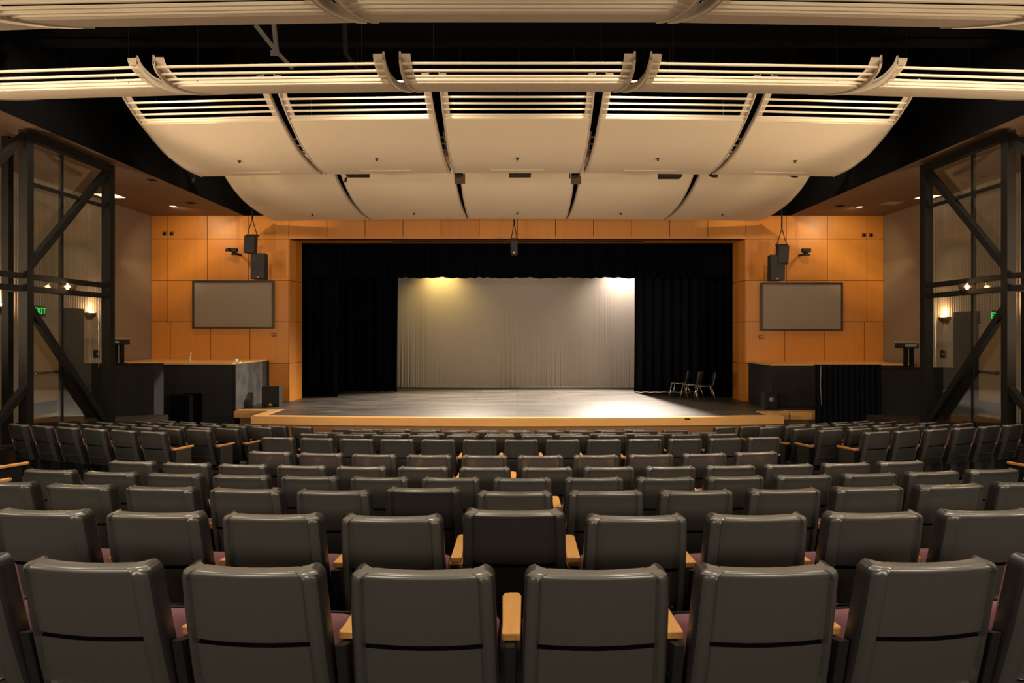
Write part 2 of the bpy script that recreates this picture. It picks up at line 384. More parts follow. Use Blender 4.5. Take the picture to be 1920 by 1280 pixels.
# thin pipe in front of the opening
o = MB().tube([(PX(733, 19.1), 19.25, PZ(453, 19.2)), (PX(1208, 19.1), 19.25, PZ(453, 19.2))], .022).box(-2,-1.96,19.25,19.45,PZ(453,19.2)-.02,PZ(453,19.2)+.02).box(2,2.04,19.25,19.45,PZ(453,19.2)-.02,PZ(453,19.2)+.02).build('lighting_pipe', 'steel')
tag(o, 'thin black pipe along the top of the stage opening', 'pipe')
# ------------------------------------------------------------------ ceiling reflector panels
PW = 2.845; GAP = .165
PROF = {
 1: [(4.52, 2.56), (4.62, 2.48), (4.82, 2.435), (5.0, 2.45), (5.3, 2.51), (5.77, 2.665), (6.15, 2.81), (6.5, 2.96)],
 2: [(7.72, 3.10), (7.80, 3.02), (8.0, 2.975), (8.2, 2.99), (8.5, 3.045), (8.97, 3.18), (9.4, 3.33), (9.75, 3.48)],
 3: [(11.60, 4.36), (11.9, 4.12), (12.2, 3.93), (12.48, 3.79), (12.8, 3.64), (13.17, 3.51), (13.77, 3.40), (14.40, 3.38)],
 4: [(15.0, 4.38), (15.5, 4.0), (15.94, 3.73), (16.35, 3.52), (16.92, 3.33), (17.65, 3.205), (18.32, 3.16), (18.85, 3.16)]}
SL = {1: ([4.60, 4.72, 4.86, 5.0, 5.14, 5.28, 5.42], 5.52), 2: ([7.76, 7.85, 7.96, 8.07], 8.18), 3: ([11.68, 11.80, 11.92, 12.03, 12.14, 12.25], 12.34), 4: ([15.08, 15.22, 15.36], 15.5)}
def densify(p):
    # Catmull-Rom
    out_ = []
    q = [p[0]]+p+[p[-1]]
    for i in range(1, len(q)-2):
        for t in (0, .25, .5, .75):
            a, b, c, d = q[i-1:i+3]
            out_.append(tuple(.5*((2*b[k])+(-a[k]+c[k])*t+(2*a[k]-5*b[k]+4*c[k]-d[k])*t*t+(-a[k]+3*b[k]-3*c[k]+d[k])*t**3) for k in (0, 1)))
    out_.append(p[-1]); return out_
def hof(p, y):
    for a, b in zip(p, p[1:]):
        if a[0] <= y <= b[0]: return a[1]+(b[1]-a[1])*(y-a[0])/(b[0]-a[0])
    return p[-1][1]
ORD = ['first', 'second', 'third', 'fourth', 'fifth', 'sixth', 'seventh', 'eighth', 'ninth', 'tenth', 'eleventh', 'twelfth', 'thirteenth', 'fourteenth', 'fifteenth', 'sixteenth', 'seventeenth']
FIVE = ['leftmost', 'second from left', 'middle', 'second from right', 'rightmost']
RD = {1: 'nearest row along the top edge', 2: 'second row of narrow slatted panels', 3: 'large third row', 4: 'row closest to the timber wall'}
for row in (1, 2, 3, 4):
    P = densify(PROF[row]); slats, sy = SL[row]; W2 = PW/2-GAP/2; T = .035
    y0 = PROF[row][0][0]
    proto = thing('ceiling_reflector', '', 'ceiling reflector', (0, 0, 0))
    so = [p for p in P if p[0] > sy]; so = [(sy, hof(P, sy))]+so
    m2 = MB()
    low = [[(-W2+.02, y-y0, CZ+h) for y, h in so], [(W2-.02, y-y0, CZ+h) for y, h in so]]
    lowp = [[(-W2+.02+(2*W2-.04)*i/6, y-y0, CZ+h) for y, h in so] for i in range(7)]
    upp = [[(a[0], a[1], a[2]+T) for a in r_] for r_ in lowp]
    m2.grid(lowp); m2.grid([r_[::-1] for r_ in upp])
    def side(a, b): m2.grid([a, b])
    side(lowp[0], upp[0]); side(lowp[-1], upp[-1]); side([r_[0] for r_ in lowp], [r_[0] for r_ in upp]); side([r_[-1] for r_ in lowp], [r_[-1] for r_ in upp])
    o = m2.build('curved_panel', 'cloud', proto, smooth=True)
    e = o.modifiers.new('es', 'EDGE_SPLIT'); e.split_angle = R(40)
    m2 = MB()
    for y in slats:
        h = hof(P, y); m2.box(-W2+.02, W2-.02, y-y0-.010, y-y0+.014, CZ+h+.006, CZ+h+(.032 if row < 3 else .038))
    m2.box(-W2+.02, W2-.02, sy-y0-.03, sy-y0-.004, CZ+hof(P, sy)+.0, CZ+hof(P, sy)+.10)
    m2.build('slats', 'slat', proto, bevel=.003)
    for s in (-1, 1):
        m2 = MB()
        sl = [p for p in P if p[0] <= sy+.02]
        a = [(s*(W2-.13), y-y0, CZ+h+.045) for y, h in sl]; b = [(s*(W2-.0), y-y0, CZ+h+.045) for y, h in sl]
        a2 = [(x, y, z+.02) for x, y, z in a]; b2 = [(x, y, z+.02) for x, y, z in b]
        m2.grid([a, b, b2, a2, a])
        # edge plate following the whole curve
        e1 = [(s*W2, y-y0, CZ+h-.012) for y, h in P]; e2 = [(s*(W2-.022), y-y0, CZ+h-.012) for y, h in P]
        e3 = [(s*(W2-.022), y-y0, CZ+h+.09) for y, h in P]; e4 = [(s*W2, y-y0, CZ+h+.09) for y, h in P]
        m2.grid([e1, e2, e3, e4, e1])
        m2.build('side_rib', 'rib', proto, smooth=False)
    if row >= 3:
        m2 = MB(); yb = PROF[row][-2][0]+.1; hb = hof(P, yb)
        m2.box(-.015, .015, yb-y0-.45, yb-y0-.43, CZ+hof(P, yb-.45)-.05, CZ+hof(P, yb-.45)); m2.box(-.03, .03, yb-y0-.46, yb-y0-.42, CZ+hof(P, yb-.45)-.01, CZ+hof(P, yb-.45)+.002)
        m2.build('hook', 'steel', proto)
        if row == 3:
            MB().box(-.55, .55, yb-y0+.24, yb-y0+.26, CZ+hof(P, yb+.25)-.012, CZ+hof(P, yb+.25)+.003).build('slot_strip', 'rib', proto)
    # hanger rods to the roof
    for xx in (-W2+.35, W2-.35):
        for yy in (slats[-1], P[-3][0]):
            MB().tube([(xx, yy-y0, CZ+hof(P, yy)+.03), (xx, yy-y0, CZ+6.6)], .004, 6).build('hanger_rod', 'black', proto)
    for i in range(-2, 3):
        c_ = proto if i == -2 else copy_tree(proto)
        X = i*PW
        c_.location = (X, y0+X*X/150, 0); c_.rotation_euler = (0, 0, X/75)
        c_['label'] = 'cream curved ceiling reflector, %s in the %s' % (FIVE[i+2], RD[row]); c_['category'] = 'ceiling reflector'
        c_['group'] = 'ceiling reflectors in the %s' % RD[row]
# ------------------------------------------------------------------ roof structure seen between reflectors
o = thing('roof_beam', 'dark steel roof beam crossing above the second reflector row', 'beam', (0, 0, 0))
MB().box(-7.6, 7.6, 10.2, 10.4, CZ+4.95, CZ+5.0).box(-7.6, 7.6, 10.28, 10.32, CZ+4.4, CZ+4.95).box(-7.6, 7.6, 10.2, 10.4, CZ+4.35, CZ+4.4).build('flanged_section', 'black', o)
for sx, nm in ((-1, 'left'), (1, 'right')):
    o = thing('catwalk', 'dark slatted catwalk in the roof void on the %s side' % nm, 'catwalk', (sx*5.0, 11.3, CZ+5.2))
    m2 = MB()
    for k in range(14): m2.box(-1.9+k*.28, -1.9+k*.28+.10, -.4, .4, 0, .03)
    m2.build('grating_slats', 'truss', o)
    MB().bar((-2, -.42, .6), (2, -.42, .6), .04, .04).bar((-2, -.42, .0), (2, -.42, .0), .05, .08).bar((-2, -.42, 0), (-2, -.42, .6), .04, .04).bar((0, -.42, 0), (0, -.42, .6), .04, .04).bar((2, -.42, 0), (2, -.42, .6), .04, .04).build('handrail', 'truss', o)
o = thing('roof_strut', 'grey metal strut hanging in the roof void left of centre', 'strut')
Zs = 9.6
MB().bar((PX(480, Zs), Zs, PZ(48, Zs)), (PX(519, Zs), Zs, PZ(97, Zs)), .05, .06).bar((PX(519, Zs), Zs, PZ(97, Zs)), (PX(548, Zs), Zs, PZ(128, Zs)), .04, .05).bar((PX(511, Zs), Zs, PZ(20, Zs)), (PX(519, Zs), Zs, PZ(97, Zs)), .05, .06).build('braces', 'strut', o)
MB().box(PX(509, Zs), PX(524, Zs), Zs-.04, Zs-.02, PZ(106, Zs), PZ(96, Zs)).build('gusset_plate', 'strut', o)
o = MB().tube([(PX(640, 10.0), 10.0, CZ+6.6), (PX(648, 10), 10.0, PZ(100, 10)), (PX(672, 10), 10.1, PZ(130, 10))], .04).build('bent_conduit', 'truss', smooth=True)
tag(o, 'thick olive-brown bent pipe in the roof void above the reflectors', 'pipe')
# soffit lamps
k = 0
for px, py, s_, lit in ((205, 366, .5, 1), (325, 386, .14, 1), (358, 380, .16, 0), (284, 337, .12, 0), (1740, 368, .42, 1), (1672, 380, .42, 1), (1612, 387, .12, 1), (1575, 385.5, .16, 0)):
    Z = 3.34*F/(625-py); X = PX(px, Z)
    lab = ['bright square downlight in left soffit just right of the frame post', 'tiny bright downlight in the left soffit', 'small dark round fitting in the left soffit near the timber wall', 'small dark sensor in the left soffit near its inner edge',
           'bright square downlight in right soffit behind the frame post', 'dimmer square downlight in the right soffit', 'tiny bright downlight in the right soffit', 'small dark slot fitting in the right soffit'][k]
    o = thing('soffit_downlight' if lit else 'soffit_fitting', lab, 'ceiling light' if lit else 'ceiling fitting', (X, Z, CZ+3.34)); k += 1
    MB().box(-s_/2-.02, s_/2+.02, -s_/2-.02, s_/2+.02, -.012, 0).build('trim_ring', 'soffit' if lit else 'steel', o)
    MB().box(-s_/2, s_/2, -s_/2, s_/2, -.016, -.011).build('lens', 'lightpanel' if lit and px not in (1672,) else ('grey' if lit else 'black'), o)
# ------------------------------------------------------------------ steel frame towers, lobby fittings
def tower(sx):
    nm = 'left' if sx < 0 else 'right'
    t = thing('steel_frame', 'tall dark braced steel frame with glass on the %s side of the hall' % nm, 'steel frame', (sx*8.0, 0, 0))
    A, B = 11.12, 13.35; zt = CZ+3.3; z0 = .87
    def post(x, y, wd, name='post', top=zt): MB().box(x-wd/2, x+wd/2, y-wd/2, y+wd/2, z0, top).build(name, 'truss', t, bevel=.008)
    post(0, A, .15); post(0, B, .17); post(sx*.12, 12.15, .06, 'mullion'); post(sx*.55, 11.45, .12, 'rear_post')
    m2 = lambda: MB()
    def beam(a, b, w1, w2, name='rail'): MB().bar(a, b, w1, w2).build(name, 'truss', t, bevel=.006)
    zr = lambda py, Z: PZ(py, Z)
    beam((0, A, zt-.07), (0, B, zt-.07), .14, .14, 'top_beam')
    zA = CZ+.93; zB = CZ+.73
    for z in (zA, zB): beam((0, A, z), (0, B, z), .10, .09); beam((0, 9.0, z), (0, A, z), .10, .09)
    beam((0, A, CZ+2.46), (0, B, CZ+2.46), .06, .06, 'thin_rail')
    beam((0, A, z0+.04), (0, B, z0+.04), .12, .08, 'sill')
    beam((0, B-.06, zt-.15), (0, A+.06, CZ+1.10), .10, .12, 'brace'); beam((0, A+.06, CZ+.42), (0, B-.06, z0+.08), .10, .12, 'brace')
    beam((0, A-.05, zt-.1), (0, 9.3, CZ+1.5), .10, .12, 'brace'); beam((0, A-.05, CZ-.9), (0, 9.9, z0), .10, .12, 'brace')
    beam((sx*.0, A, zB-.0), (sx*.55, 11.45, zB-.0), .07, .08, 'cross_rail'); beam((0, A, zt-.1), (sx*.55, 11.45, zt-.1), .07, .08, 'cross_rail')
    MB().box(sx*.10-.004, sx*.10+.004, A+.08, B-.09, z0+.08, zt-.14).build('glass_pane', 'glass', t)
    # glass clamp rod highlights
    MB().bar((sx*.1, B-.13, CZ+.70), (sx*.1, B-.13, CZ-.65), .012, .012).build('pane_edge', 'chrome', t)
    # round lamp on the mullion
    ZL = 12.15; X = sx*(.02)
    l = thing('rail_lamp', 'small round glowing lamp fixed between the rails of the %s steel frame' % nm, 'lamp', (sx*8.0-sx*.0, ZL, CZ+.83))
    MB().tube([(0, 0, -.10), (0, 0, -.04), (0, 0, .03), (0, 0, .06)], [.06, .12, .14, .10], 16).build('housing', 'brown_metal', l, smooth=True)
    mm = MB(); mm.tube([(-sx*.06, -.10, -.04), (-sx*.075, -.125, 0), (-sx*.06, -.10, .04)], [.02, .045, .02], 12).build('bulb', 'bulb', l, smooth=True)
    light('POINT', 'rail_lamp_light', (sx*7.7, ZL-.3, CZ+.86), None, 5, (1, .65, .35), shadow_soft_size=.05)
tower(-1); tower(1)
def sconce(px, py, sx, lab):
    Z = 10.33*F/abs(px-970); z = PZ(py, Z)
    s = thing('wall_sconce', lab, 'wall lamp', (sx*10.38, Z, z))
    m2 = MB(); pts = []
    for k in range(9):
        t = R(-90+180*k/8); pts.append((-sx*.16*math.cos(t), .20*math.sin(t)))
    lo_ = [(x*.35, y*.35, -.10) for x, y in pts]; mi_ = [(x*.9, y*.9, -.02) for x, y in pts]; hi_ = [(x, y, .05) for x, y in pts]
    m2.grid([lo_, mi_, hi_]); m2.build('bowl', 'brown_metal', s, smooth=True, solid=.01)
    MB().box(min(-sx*.02, 0), max(-sx*.02, 0), -.10, .10, -.12, .04).build('wall_plate', 'brown_metal', s)
    MB().tube([(-sx*.07, 0, -.02), (-sx*.07, 0, .05), (-sx*.07, 0, .10)], [.05, .065, .03], 12).build('lamp', 'bulb', s, smooth=True)
    light('POINT', 'sconce_light', (sx*10.38-sx*.12, Z, z+.16), None, 16, (1, .62, .33), shadow_soft_size=.06)
sconce(170, 590, -1, 'glowing bowl sconce on the left ribbed wall right of the exit door')
sconce(2, 578, -1, 'glowing bowl sconce at the far left edge, left of the exit door')
sconce(1770, 598, 1, 'glowing bowl sconce on the right ribbed wall beside the frame post')
sconce(1936, 578, 1, 'bowl sconce beyond the right steel frame at the right edge')
def text(body, size, name, parent, loc, rot, m_, ext=.004):
    cu = bpy.data.curves.new(name, 'FONT'); cu.body = body; cu.size = size; cu.extrude = ext; cu.align_x = 'CENTER'; cu.align_y = 'CENTER'
    cu.materials.append(M[m_]); o = bpy.data.objects.new(name, cu); col.objects.link(o)
    me = bpy.data.meshes.new_from_object(o); bpy.data.objects.remove(o); o = bpy.data.objects.new(name, me); col.objects.link(o)
    if parent: o.parent = parent
    o.location = loc; o.rotation_euler = rot; return o
n = 0
for sx, px0, px1 in ((-1, 50, 109), (1, 1884, 1829)):
    nm = 'left' if sx < 0 else 'right'
    Z0 = 10.38*F/abs(px0-970); Z1 = 10.38*F/abs(px1-970); n += 1
    d = bpy.data.objects.new('door_%d' % n, None); col.objects.link(d); d['kind'] = 'structure'; d['label'] = 'pale timber exit door in the %s lobby wall' % nm
    d.location = (sx*10.37, (Z0+Z1)/2, .87); Wd = abs(Z1-Z0)/2
    zt = 2.07
    MB().box(-.03, .03, -Wd+.05, Wd-.05, 0.01, zt-.05).build('door_leaf', 'door', d)
    MB().box(-.05, .05, -Wd, -Wd+.05, 0, zt).box(-.05, .05, Wd-.05, Wd, 0, zt).box(-.05, .05, -Wd, Wd, zt-.05, zt).build('door_frame', 'door', d)
    MB().box(-sx*.09-.02, -sx*.09+.02, -Wd+.12, Wd-.12, .98, 1.03).box(-sx*.06-.04, -sx*.06+.04, -Wd+.1, -Wd+.16, .96, 1.05).build('push_bar', 'chrome' if sx < 0 else 'steel', d)
    MB().box(-sx*.035-.004, -sx*.035+.004, -Wd+.08, Wd-.08, .08, .36).build('kick_plate', 'steel', d)
    Ze = 14.72 if sx < 0 else 14.64
    e = thing('exit_sign', 'green lit EXIT sign above the door in the %s lobby' % nm, 'exit sign', (sx*10.33, Ze, CZ+(.48 if sx < 0 else .38)))
    MB().box(-.03, .03, -.19, .19, -.12, .12).build('sign_box', 'exitbox', e, bevel=.006)
    text('EXIT', .19, 'exit_letters', e, (-sx*.036, 0, 0), (R(90), 0, R(-90*sx)), 'exit')
# dark return panel and switch plate in the lobbies
for sx, a, b, zt in ((-1, 15.5, 16.15, .58), (1, 15.3, 16.05, .50)):
    nm = 'left' if sx < 0 else 'right'
    x0, x1 = sorted((sx*10.25, sx*10.4))
    tag(box_obj('wall_panel', 'blackwall', x0, x1, a, b, .87, CZ+zt), 'dark flat panel beside the exit door in the %s lobby' % nm, 'wall panel')
    Zp = 10.38*F/abs((180 if sx < 0 else 1770)-970)
    p = thing('switch_plate', 'black switch plate on the %s ribbed wall below the sconce' % nm, 'switch', (sx*10.36, Zp, CZ-.50))
    MB().box(-.012, .012, -.10, .10, -.09, .09).build('plate', 'steel', p, bevel=.004); MB().box(-sx*.02-.006, -sx*.02+.006, -.03, .03, -.02, .02).build('rocker', 'grey', p)
# ------------------------------------------------------------------ black half walls, counter, right drape
o = thing('half_wall', 'black half wall at left between steel frame and counter', 'half wall', (-9.35, 15.6, 0))
MB().box(-1.04, 1.05, 0, .42, .0, CZ-.72).build('black_board_body', 'blackwall', o)
MB().box(-1.04, 1.05, -.012, .43, CZ-.72, CZ-.70).build('cap', 'truss', o)
o = thing('half_wall', 'black half wall at right between drape and steel frame', 'half wall', (9.5, 15.95, 0))
MB().box(-.86, .88, 0, .40, 0, CZ-.84).build('black_board_body', 'blackwall', o)
MB().box(-.86, .88, -.012, .41, CZ-.84, CZ-.815).build('cap', 'truss', o)
o = thing('counter', 'long black counter with thin maple top left of the stage', 'counter', (-7.04, 17.0, 0))
MB().box(-3.33, 0, .01, 2.36, .0, CZ-.78).build('front_panel', 'blackwall', o)
MB().box(0.002, .03, .01, 1.75, .815, CZ-.77).build('end_panel', 'scuffed', o)
MB().box(-3.33, -.03, -.04, 2.36, CZ-.775, CZ-.735).build('maple_top', 'lip', o, bevel=.005)
MB().box(-.03, .03, -.02, .03, .80, CZ-.77).build('corner_strip', 'steel', o)
o = box_obj('low_box', 'black', PX(287, 16.3)+.42, PX(322, 16.3)+.42, 16.3, 16.98, .02, PZ(742, 16.3)); tag(o, 'low black box against the counter, beside the left half wall', 'box')
o = thing('cup', 'small white cup on the right end of the left counter', 'cup', (-7.1, 17.25, CZ-.735))
MB().tube([(0, 0, 0), (0, 0, .09)], [.03, .04], 14).build('body', 'white', o, smooth=True); MB().box(-.05, .11, -.05, .04, 0, .02).build('saucer_card', 'white', o)
o = thing('gooseneck_microphone', 'thin pale microphone standing on the left counter', 'microphone', (PX(357, 17.4), 17.4, CZ-.735))
MB().tube([(0, 0, 0), (0, 0, .015)], [.05, .045], 12).build('base', 'grey', o); MB().tube([(0, 0, .01), (-.01, 0, .1), (.012, 0, .2)], .008, 8).build('stem', 'white', o); MB().tube([(.012, 0, .2), (.015, 0, .25)], .014, 8).build('capsule', 'white', o)
# right side: box, counter top, drape
o = thing('counter', 'black counter with short maple top right of the stage', 'counter', (PX(1447, 17.6), 17.6, 0))
MB().box(0, 3.6, 0, 1.77, .815, CZ-.83).build('front_panel', 'blackwall', o)
MB().box(-.03, 3.6, -.03, 1.77, CZ-.83, CZ-.79).build('maple_top', 'lip', o, bevel=.005)
o = tag(box_obj('platform_base', 'blackwall', 7.52, 10.2, 16.4, 17.58, 0, .8), 'black base under the right counter', 'platform base')
m2 = MB(); rows = []
for iz in range(7):
    t = iz/6; r_ = []
    for i in range(181):
        x = PX(1527, 16.3)+(PX(1648, 16.3)-PX(1527, 16.3))*i/180
        r_.append((x, 16.25+.055*(1.2-.5*t)*math.sin(i*.42+.3*math.sin(i*.1)), .02+(PZ(684, 16.3)-.02)*t))
    rows.append(r_)
m2.grid(rows); o = thing('pipe_drape', 'black pleated drape hanging on a rail at right, before the counter', 'drape')
m2.build('cloth', 'drape', o, smooth=True, fix=False, solid=.01)
MB().tube([(PX(1524, 16.3), 16.25, PZ(684, 16.3)), (PX(1650, 16.3), 16.25, PZ(684, 16.3))], .015).build('rail', 'steel', o, smooth=True)
MB().tube([(PX(1541, 16.1), 16.12, PZ(760, 16.1)), (PX(1539, 16.1), 16.12, PZ(720, 16.1)), (PX(1540, 16.1), 16.12, PZ(686, 16.1))], .009, 6).build('pale_cord', 'grey', o, smooth=True)
# projectors / racks on half walls
def projector(px, Z, ytop, ybase, lab, sx):
    X = PX(px, Z); zb = PZ(ybase, Z); zt = PZ(ytop, Z)
    o = thing('projector', lab, 'projector', (X, Z, zb)); h = zt-zb
    MB().box(-.20, .17, -.16, .2, h-.15, h-.03).build('body', 'steel', o, bevel=.01)
    MB().box(-.20, .17, -.17, .2, h-.03, h+.01).build('pale_lid', 'grey', o, bevel=.008)
    MB().box(-.15, .12, -.165, -.155, h-.11, h-.05).build('vent_panel', 'grey', o)
    for a, b in ((-.08, -.02), (.06, .12)): MB().box(a, b, -.05, .05, 0, h-.15).build('support', 'truss', o)
    MB().box(-.12, .16, -.12, .12, -.0, .02).build('base_plate', 'steel', o)
projector(221, 15.8, 634, 681.8, 'grey topped projector on black support on the left half wall', -1)
projector(1702, 16.15, 641, 690, 'grey topped projector on black support on the right half wall', 1)
o = thing('bottle', 'small pinkish spray bottle on the right half wall by the frame post', 'bottle', (PX(1729, 16.1), 16.1, CZ-.815))
MB().tube([(0, 0, 0), (0, 0, .09), (0, 0, .12), (0, 0, .15)], [.03, .03, .012, .012], 10).build('body', 'white', o, smooth=True); MB().box(-.04, .015, -.01, .01, .15, .18).build('nozzle', 'red', o)
# ------------------------------------------------------------------ wall-mounted screens etc.
for x0, x1, y0, y1, nm in ((360, 513, 526, 616, 'left'), (1427, 1581, 529.5, 620, 'right')):
    Z = 19.3; a, b = PX(x0, Z), PX(x1, Z); c_, d_ = PZ(y1, Z), PZ(y0, Z); cx = (a+b)/2; hw = (b-a)/2
    o = thing('projection_screen', 'grey black-framed projection screen on the timber wall %s of the stage' % nm, 'screen', (cx, Zw-.012, c_))
    h = d_-c_; fr = .05
    MB().box(-hw, hw, -.08, -.06+.02, 0, fr).box(-hw, hw, -.08, -.04, h-fr, h).box(-hw, -hw+fr, -.08, -.04, fr, h-fr).box(hw-fr, hw, -.08, -.04, fr, h-fr).build('frame', 'frame', o, bevel=.004)
    MB().box(-hw+.02, hw-.02, -.055, -.005, .02, h-.02).build('screen_surface', 'screen', o)
for px, py, nm in ((513, 627.5, 'left'), (1427.5, 631.5, 'right')):
    o = thing('fire_alarm', 'small red fire alarm strobe under the %s screen' % nm, 'fire alarm', (PX(px, 19.35), Zw-.012, PZ(py, 19.35)))
    MB().box(-.055, .055, -.05, 0, -.06, .06).build('housing', 'red', o, bevel=.005)
    for s in (-1, 1): MB().box(s*.025-.012, s*.025+.012, -.058, -.049, -.005, .015).build('lens', 'white', o)
k = 0
for px, py in ((307.5, 437.5), (321, 437.5), (1621, 440.5), (1634, 440.5)):
    o = thing('wall_plate', ['square dark vent plate on the timber wall top left, outer one of a pair', 'square dark vent plate on the timber wall top left, inner one of a pair',
              'square dark vent plate on the timber wall top right, inner one of a pair', 'square dark vent plate on the timber wall top right, outer one of a pair'][k], 'wall plate', (PX(px, 19.35), Zw-.012, PZ(py, 19.35))); k += 1
    MB().box(-.055, .055, -.02, 0, -.055, .055).build('plate', 'seam', o, bevel=.003); MB().box(-.03, .03, -.026, -.018, -.03, .03).build('grille', 'black', o)
def sideY(p): return p
def wallcam(px, py, s, lab):
    Z = 18.9; o = thing('wall_camera', lab, 'camera', (PX(px, Z), Z, PZ(py, Z)))
    MB().box(-.10, .10, -.09, .09, -.05, .06).build('body', 'spk', o, bevel=.015)
    MB().tube([(s*.08, -.08, .01), (s*.16, -.14, .0)], [.045, .055], 14).build('lens', 'frame', o, smooth=True)
    MB().box(-.03, .03, -.03, .50, -.10, -.05).build('bracket', 'steel', o); MB().box(-.05, .09, -.05, .05, -.13, -.09).build('mount', 'steel', o)
wallcam(438, 469, -1, 'small black camera bracketed on the timber wall above the left screen')
wallcam(1512, 470, -1, 'small black camera bracketed on the timber wall above the right screen')
# hanging loudspeakers
def cab(parent, name, w_, h_, d_, loc, ry=0, rx=0, badge=None):
    o = MB().hexa([(-w_/2, -d_/2, -h_), (w_/2, -d_/2, -h_), (w_*.36, d_/2, -h_), (-w_*.36, d_/2, -h_), (-w_/2, -d_/2, 0), (w_/2, -d_/2, 0), (w_*.36, d_/2, 0), (-w_*.36, d_/2, 0)]).build(name, 'spk', parent, bevel=.01)
    o.location = loc; o.rotation_euler = (rx, ry, 0)
    MB().box(-w_/2+.02, w_/2-.02, -d_/2-.008, -d_/2+.002, -h_+.02, -.02).build('grille', 'frame', o)
    if badge: MB().box(-.022, .022, -d_/2-.014, -d_/2-.007, -h_+.03, -h_+.075).build('badge', badge, o)
    return o
def hang(lab, px, ytop_cable, ytop, Z, cabs, sp=.13, spread=10):
    X = PX(px, Z); z = PZ(ytop, Z)
    o = thing('hanging_speaker_cluster' if len(cabs) > 1 else 'hanging_speaker', lab, 'loudspeaker', (X, Z, z))
    zc = PZ(ytop_cable, Z)-z
    MB().tube([(0, 0, .48), (0, 0, CZ+6.6-z)], .022, 8).build('cable', 'steel', o, smooth=True)
    for s in (-1, 1): MB().tube([(0, 0, .48), (s*sp, 0, .0+.04)], .012, 8).build('sling', 'steel', o, smooth=True)
    MB().box(-sp-.03, sp+.03, -.05, .05, .0, .05).build('rigging_bar', 'steel', o)
    for c_ in cabs: cab(o, 'speaker_cabinet', *c_[:3], c_[3], ry=c_[4], badge=c_[5])
hang('pair of black loudspeakers hung by a cable above the left screen', 473, 408, 443, 18.6,
     [(.30, .47, .3, (-.01, 0, 0), R(3), None), (.40, .70, .35, (.20, .05, -.47), 0, 'orange')])
hang('pair of black loudspeakers hung by a cable above the right screen', 1466, 410, 461, 18.6,
     [(.30, .50, .3, (.0, 0, 0), R(3), None), (.41, .70, .35, (-.16, .05, -.25), R(1), 'orange')])
hang('single slim black loudspeaker hung at the centre of the stage opening', 964, 412, 450, 18.9, [(.20, .41, .22, (0, 0, 0), 0, 'yellow')], sp=.08)
# stage monitors
def monitor(px, Z, w_, h_, lab, s):
    o = thing('floor_speaker', lab, 'loudspeaker', (PX(px, Z), Z, .8))
    MB().hexa([(-w_/2, -.2, 0), (w_/2, -.2, 0), (w_*.4, .2, 0), (-w_*.4, .2, 0), (-w_/2, -.2, h_), (w_/2, -.2, h_), (w_*.4, .2, h_*.96), (-w_*.4, .2, h_*.96)]).build('cabinet', 'spk', o, bevel=.012)
    MB().box(-w_/2+.03, w_/2-.03, -.209, -.198, .09, h_-.03).build('grille', 'frame', o)
    if s:
        m2 = MB(); y = -.214
        m2.bar((-.05, y, .03), (0, y, .10), .006, .018).bar((0, y, .10), (.05, y, .03), .006, .018).bar((.0, y, .06), (.02, y, .03), .006, .015).build('badge', 'yellow', o)
    else:
        MB().tube([(0, -.215, h_*.6), (0, -.205, h_*.6)], .06, 16).build('horn', 'grey', o, smooth=True)
monitor(512, 18.1, .46, .54, 'black floor loudspeaker with yellow badge beside the left counter', 1)
monitor(1441, 17.5, .32, .42, 'black floor loudspeaker beside the right counter on stage', 0)
# theatre fixtures hanging under the reflectors
def fixture(px, py, Z, lab, kind):
    o = thing('stage_spotlight' if kind == 'spot' else 'hanging_device', lab, {'spot': 'spotlight', 'flat': 'projector', 'mic': 'microphone', 'small': 'camera'}[kind], (PX(px, Z), Z, PZ(py, Z)))
    if kind == 'spot':
        MB().tube([(0, 0, .0), (0, 0, CZ+6.6-PZ(py, Z))], .012, 8).build('pipe', 'steel', o)
        MB().box(-.10, .10, -.02, .02, -.02, .02).box(-.11, -.09, -.02, .02, -.18, .02).box(.09, .11, -.02, .02, -.18, .02).build('yoke', 'steel', o)
        MB().tube([(0, .12, -.08), (0, .02, -.12), (.0, -.05, -.17), (.02, -.16, -.24)], [.05, .085, .085, .10], 14).build('lamp_body', 'spk', o, smooth=True)
        MB().box(-.09, .13, -.18, -.16, -.34, -.16).build('barn_door', 'brown_metal', o)
    elif kind == 'flat':
        MB().box(-.24, .24, -.15, .15, -.13, 0).build('body', 'spk', o, bevel=.01); MB().box(.17, .21, -.16, -.15, -.09, -.04).build('lens', 'grey', o)
        MB().tube([(0, 0, 0), (0, 0, CZ+6.6-PZ(py, Z))], .012, 8).build('pole', 'steel', o)
    elif kind == 'mic':
        MB().tube([(0, 0, 0), (.02, 0, .25), (.02, 0, CZ+6.6-PZ(py, Z))], .005, 6).build('cord', 'steel', o); MB().tube([(0, 0, 0), (-.02, 0, -.05), (-.03, 0, -.11)], [.015, .03, .025], 10).build('head', 'spk', o, smooth=True)
    else:
        MB().tube([(0, 0, 0), (0, 0, CZ+6.6-PZ(py, Z))], .01, 6).build('stem', 'steel', o); MB().tube([(-.09, 0, 0), (0, -.03, -.03), (.08, -.05, -.05)], [.05, .06, .04], 12).build('head', 'spk', o, smooth=True)
fixture(862, 318, 14.75, 'black stage spotlight hanging left of centre between reflector rows', 'spot')
fixture(1077, 319, 14.75, 'black stage spotlight hanging right of centre between reflector rows', 'spot')
fixture(975, 319, 14.9, 'flat black device hanging at the centre under the third reflector row', 'flat')
fixture(1256, 322, 14.9, 'flat black device hanging right of centre under the third reflector row', 'flat')
fixture(670, 319, 14.9, 'flat black device hanging left of centre under the third reflector row', 'flat')
fixture(650, 332, 14.8, 'small hanging microphone left of the flat device, under the reflectors', 'mic')
fixture(364, 333, 14.8, 'small hanging microphone outside the left end of the fourth reflector row', 'mic')
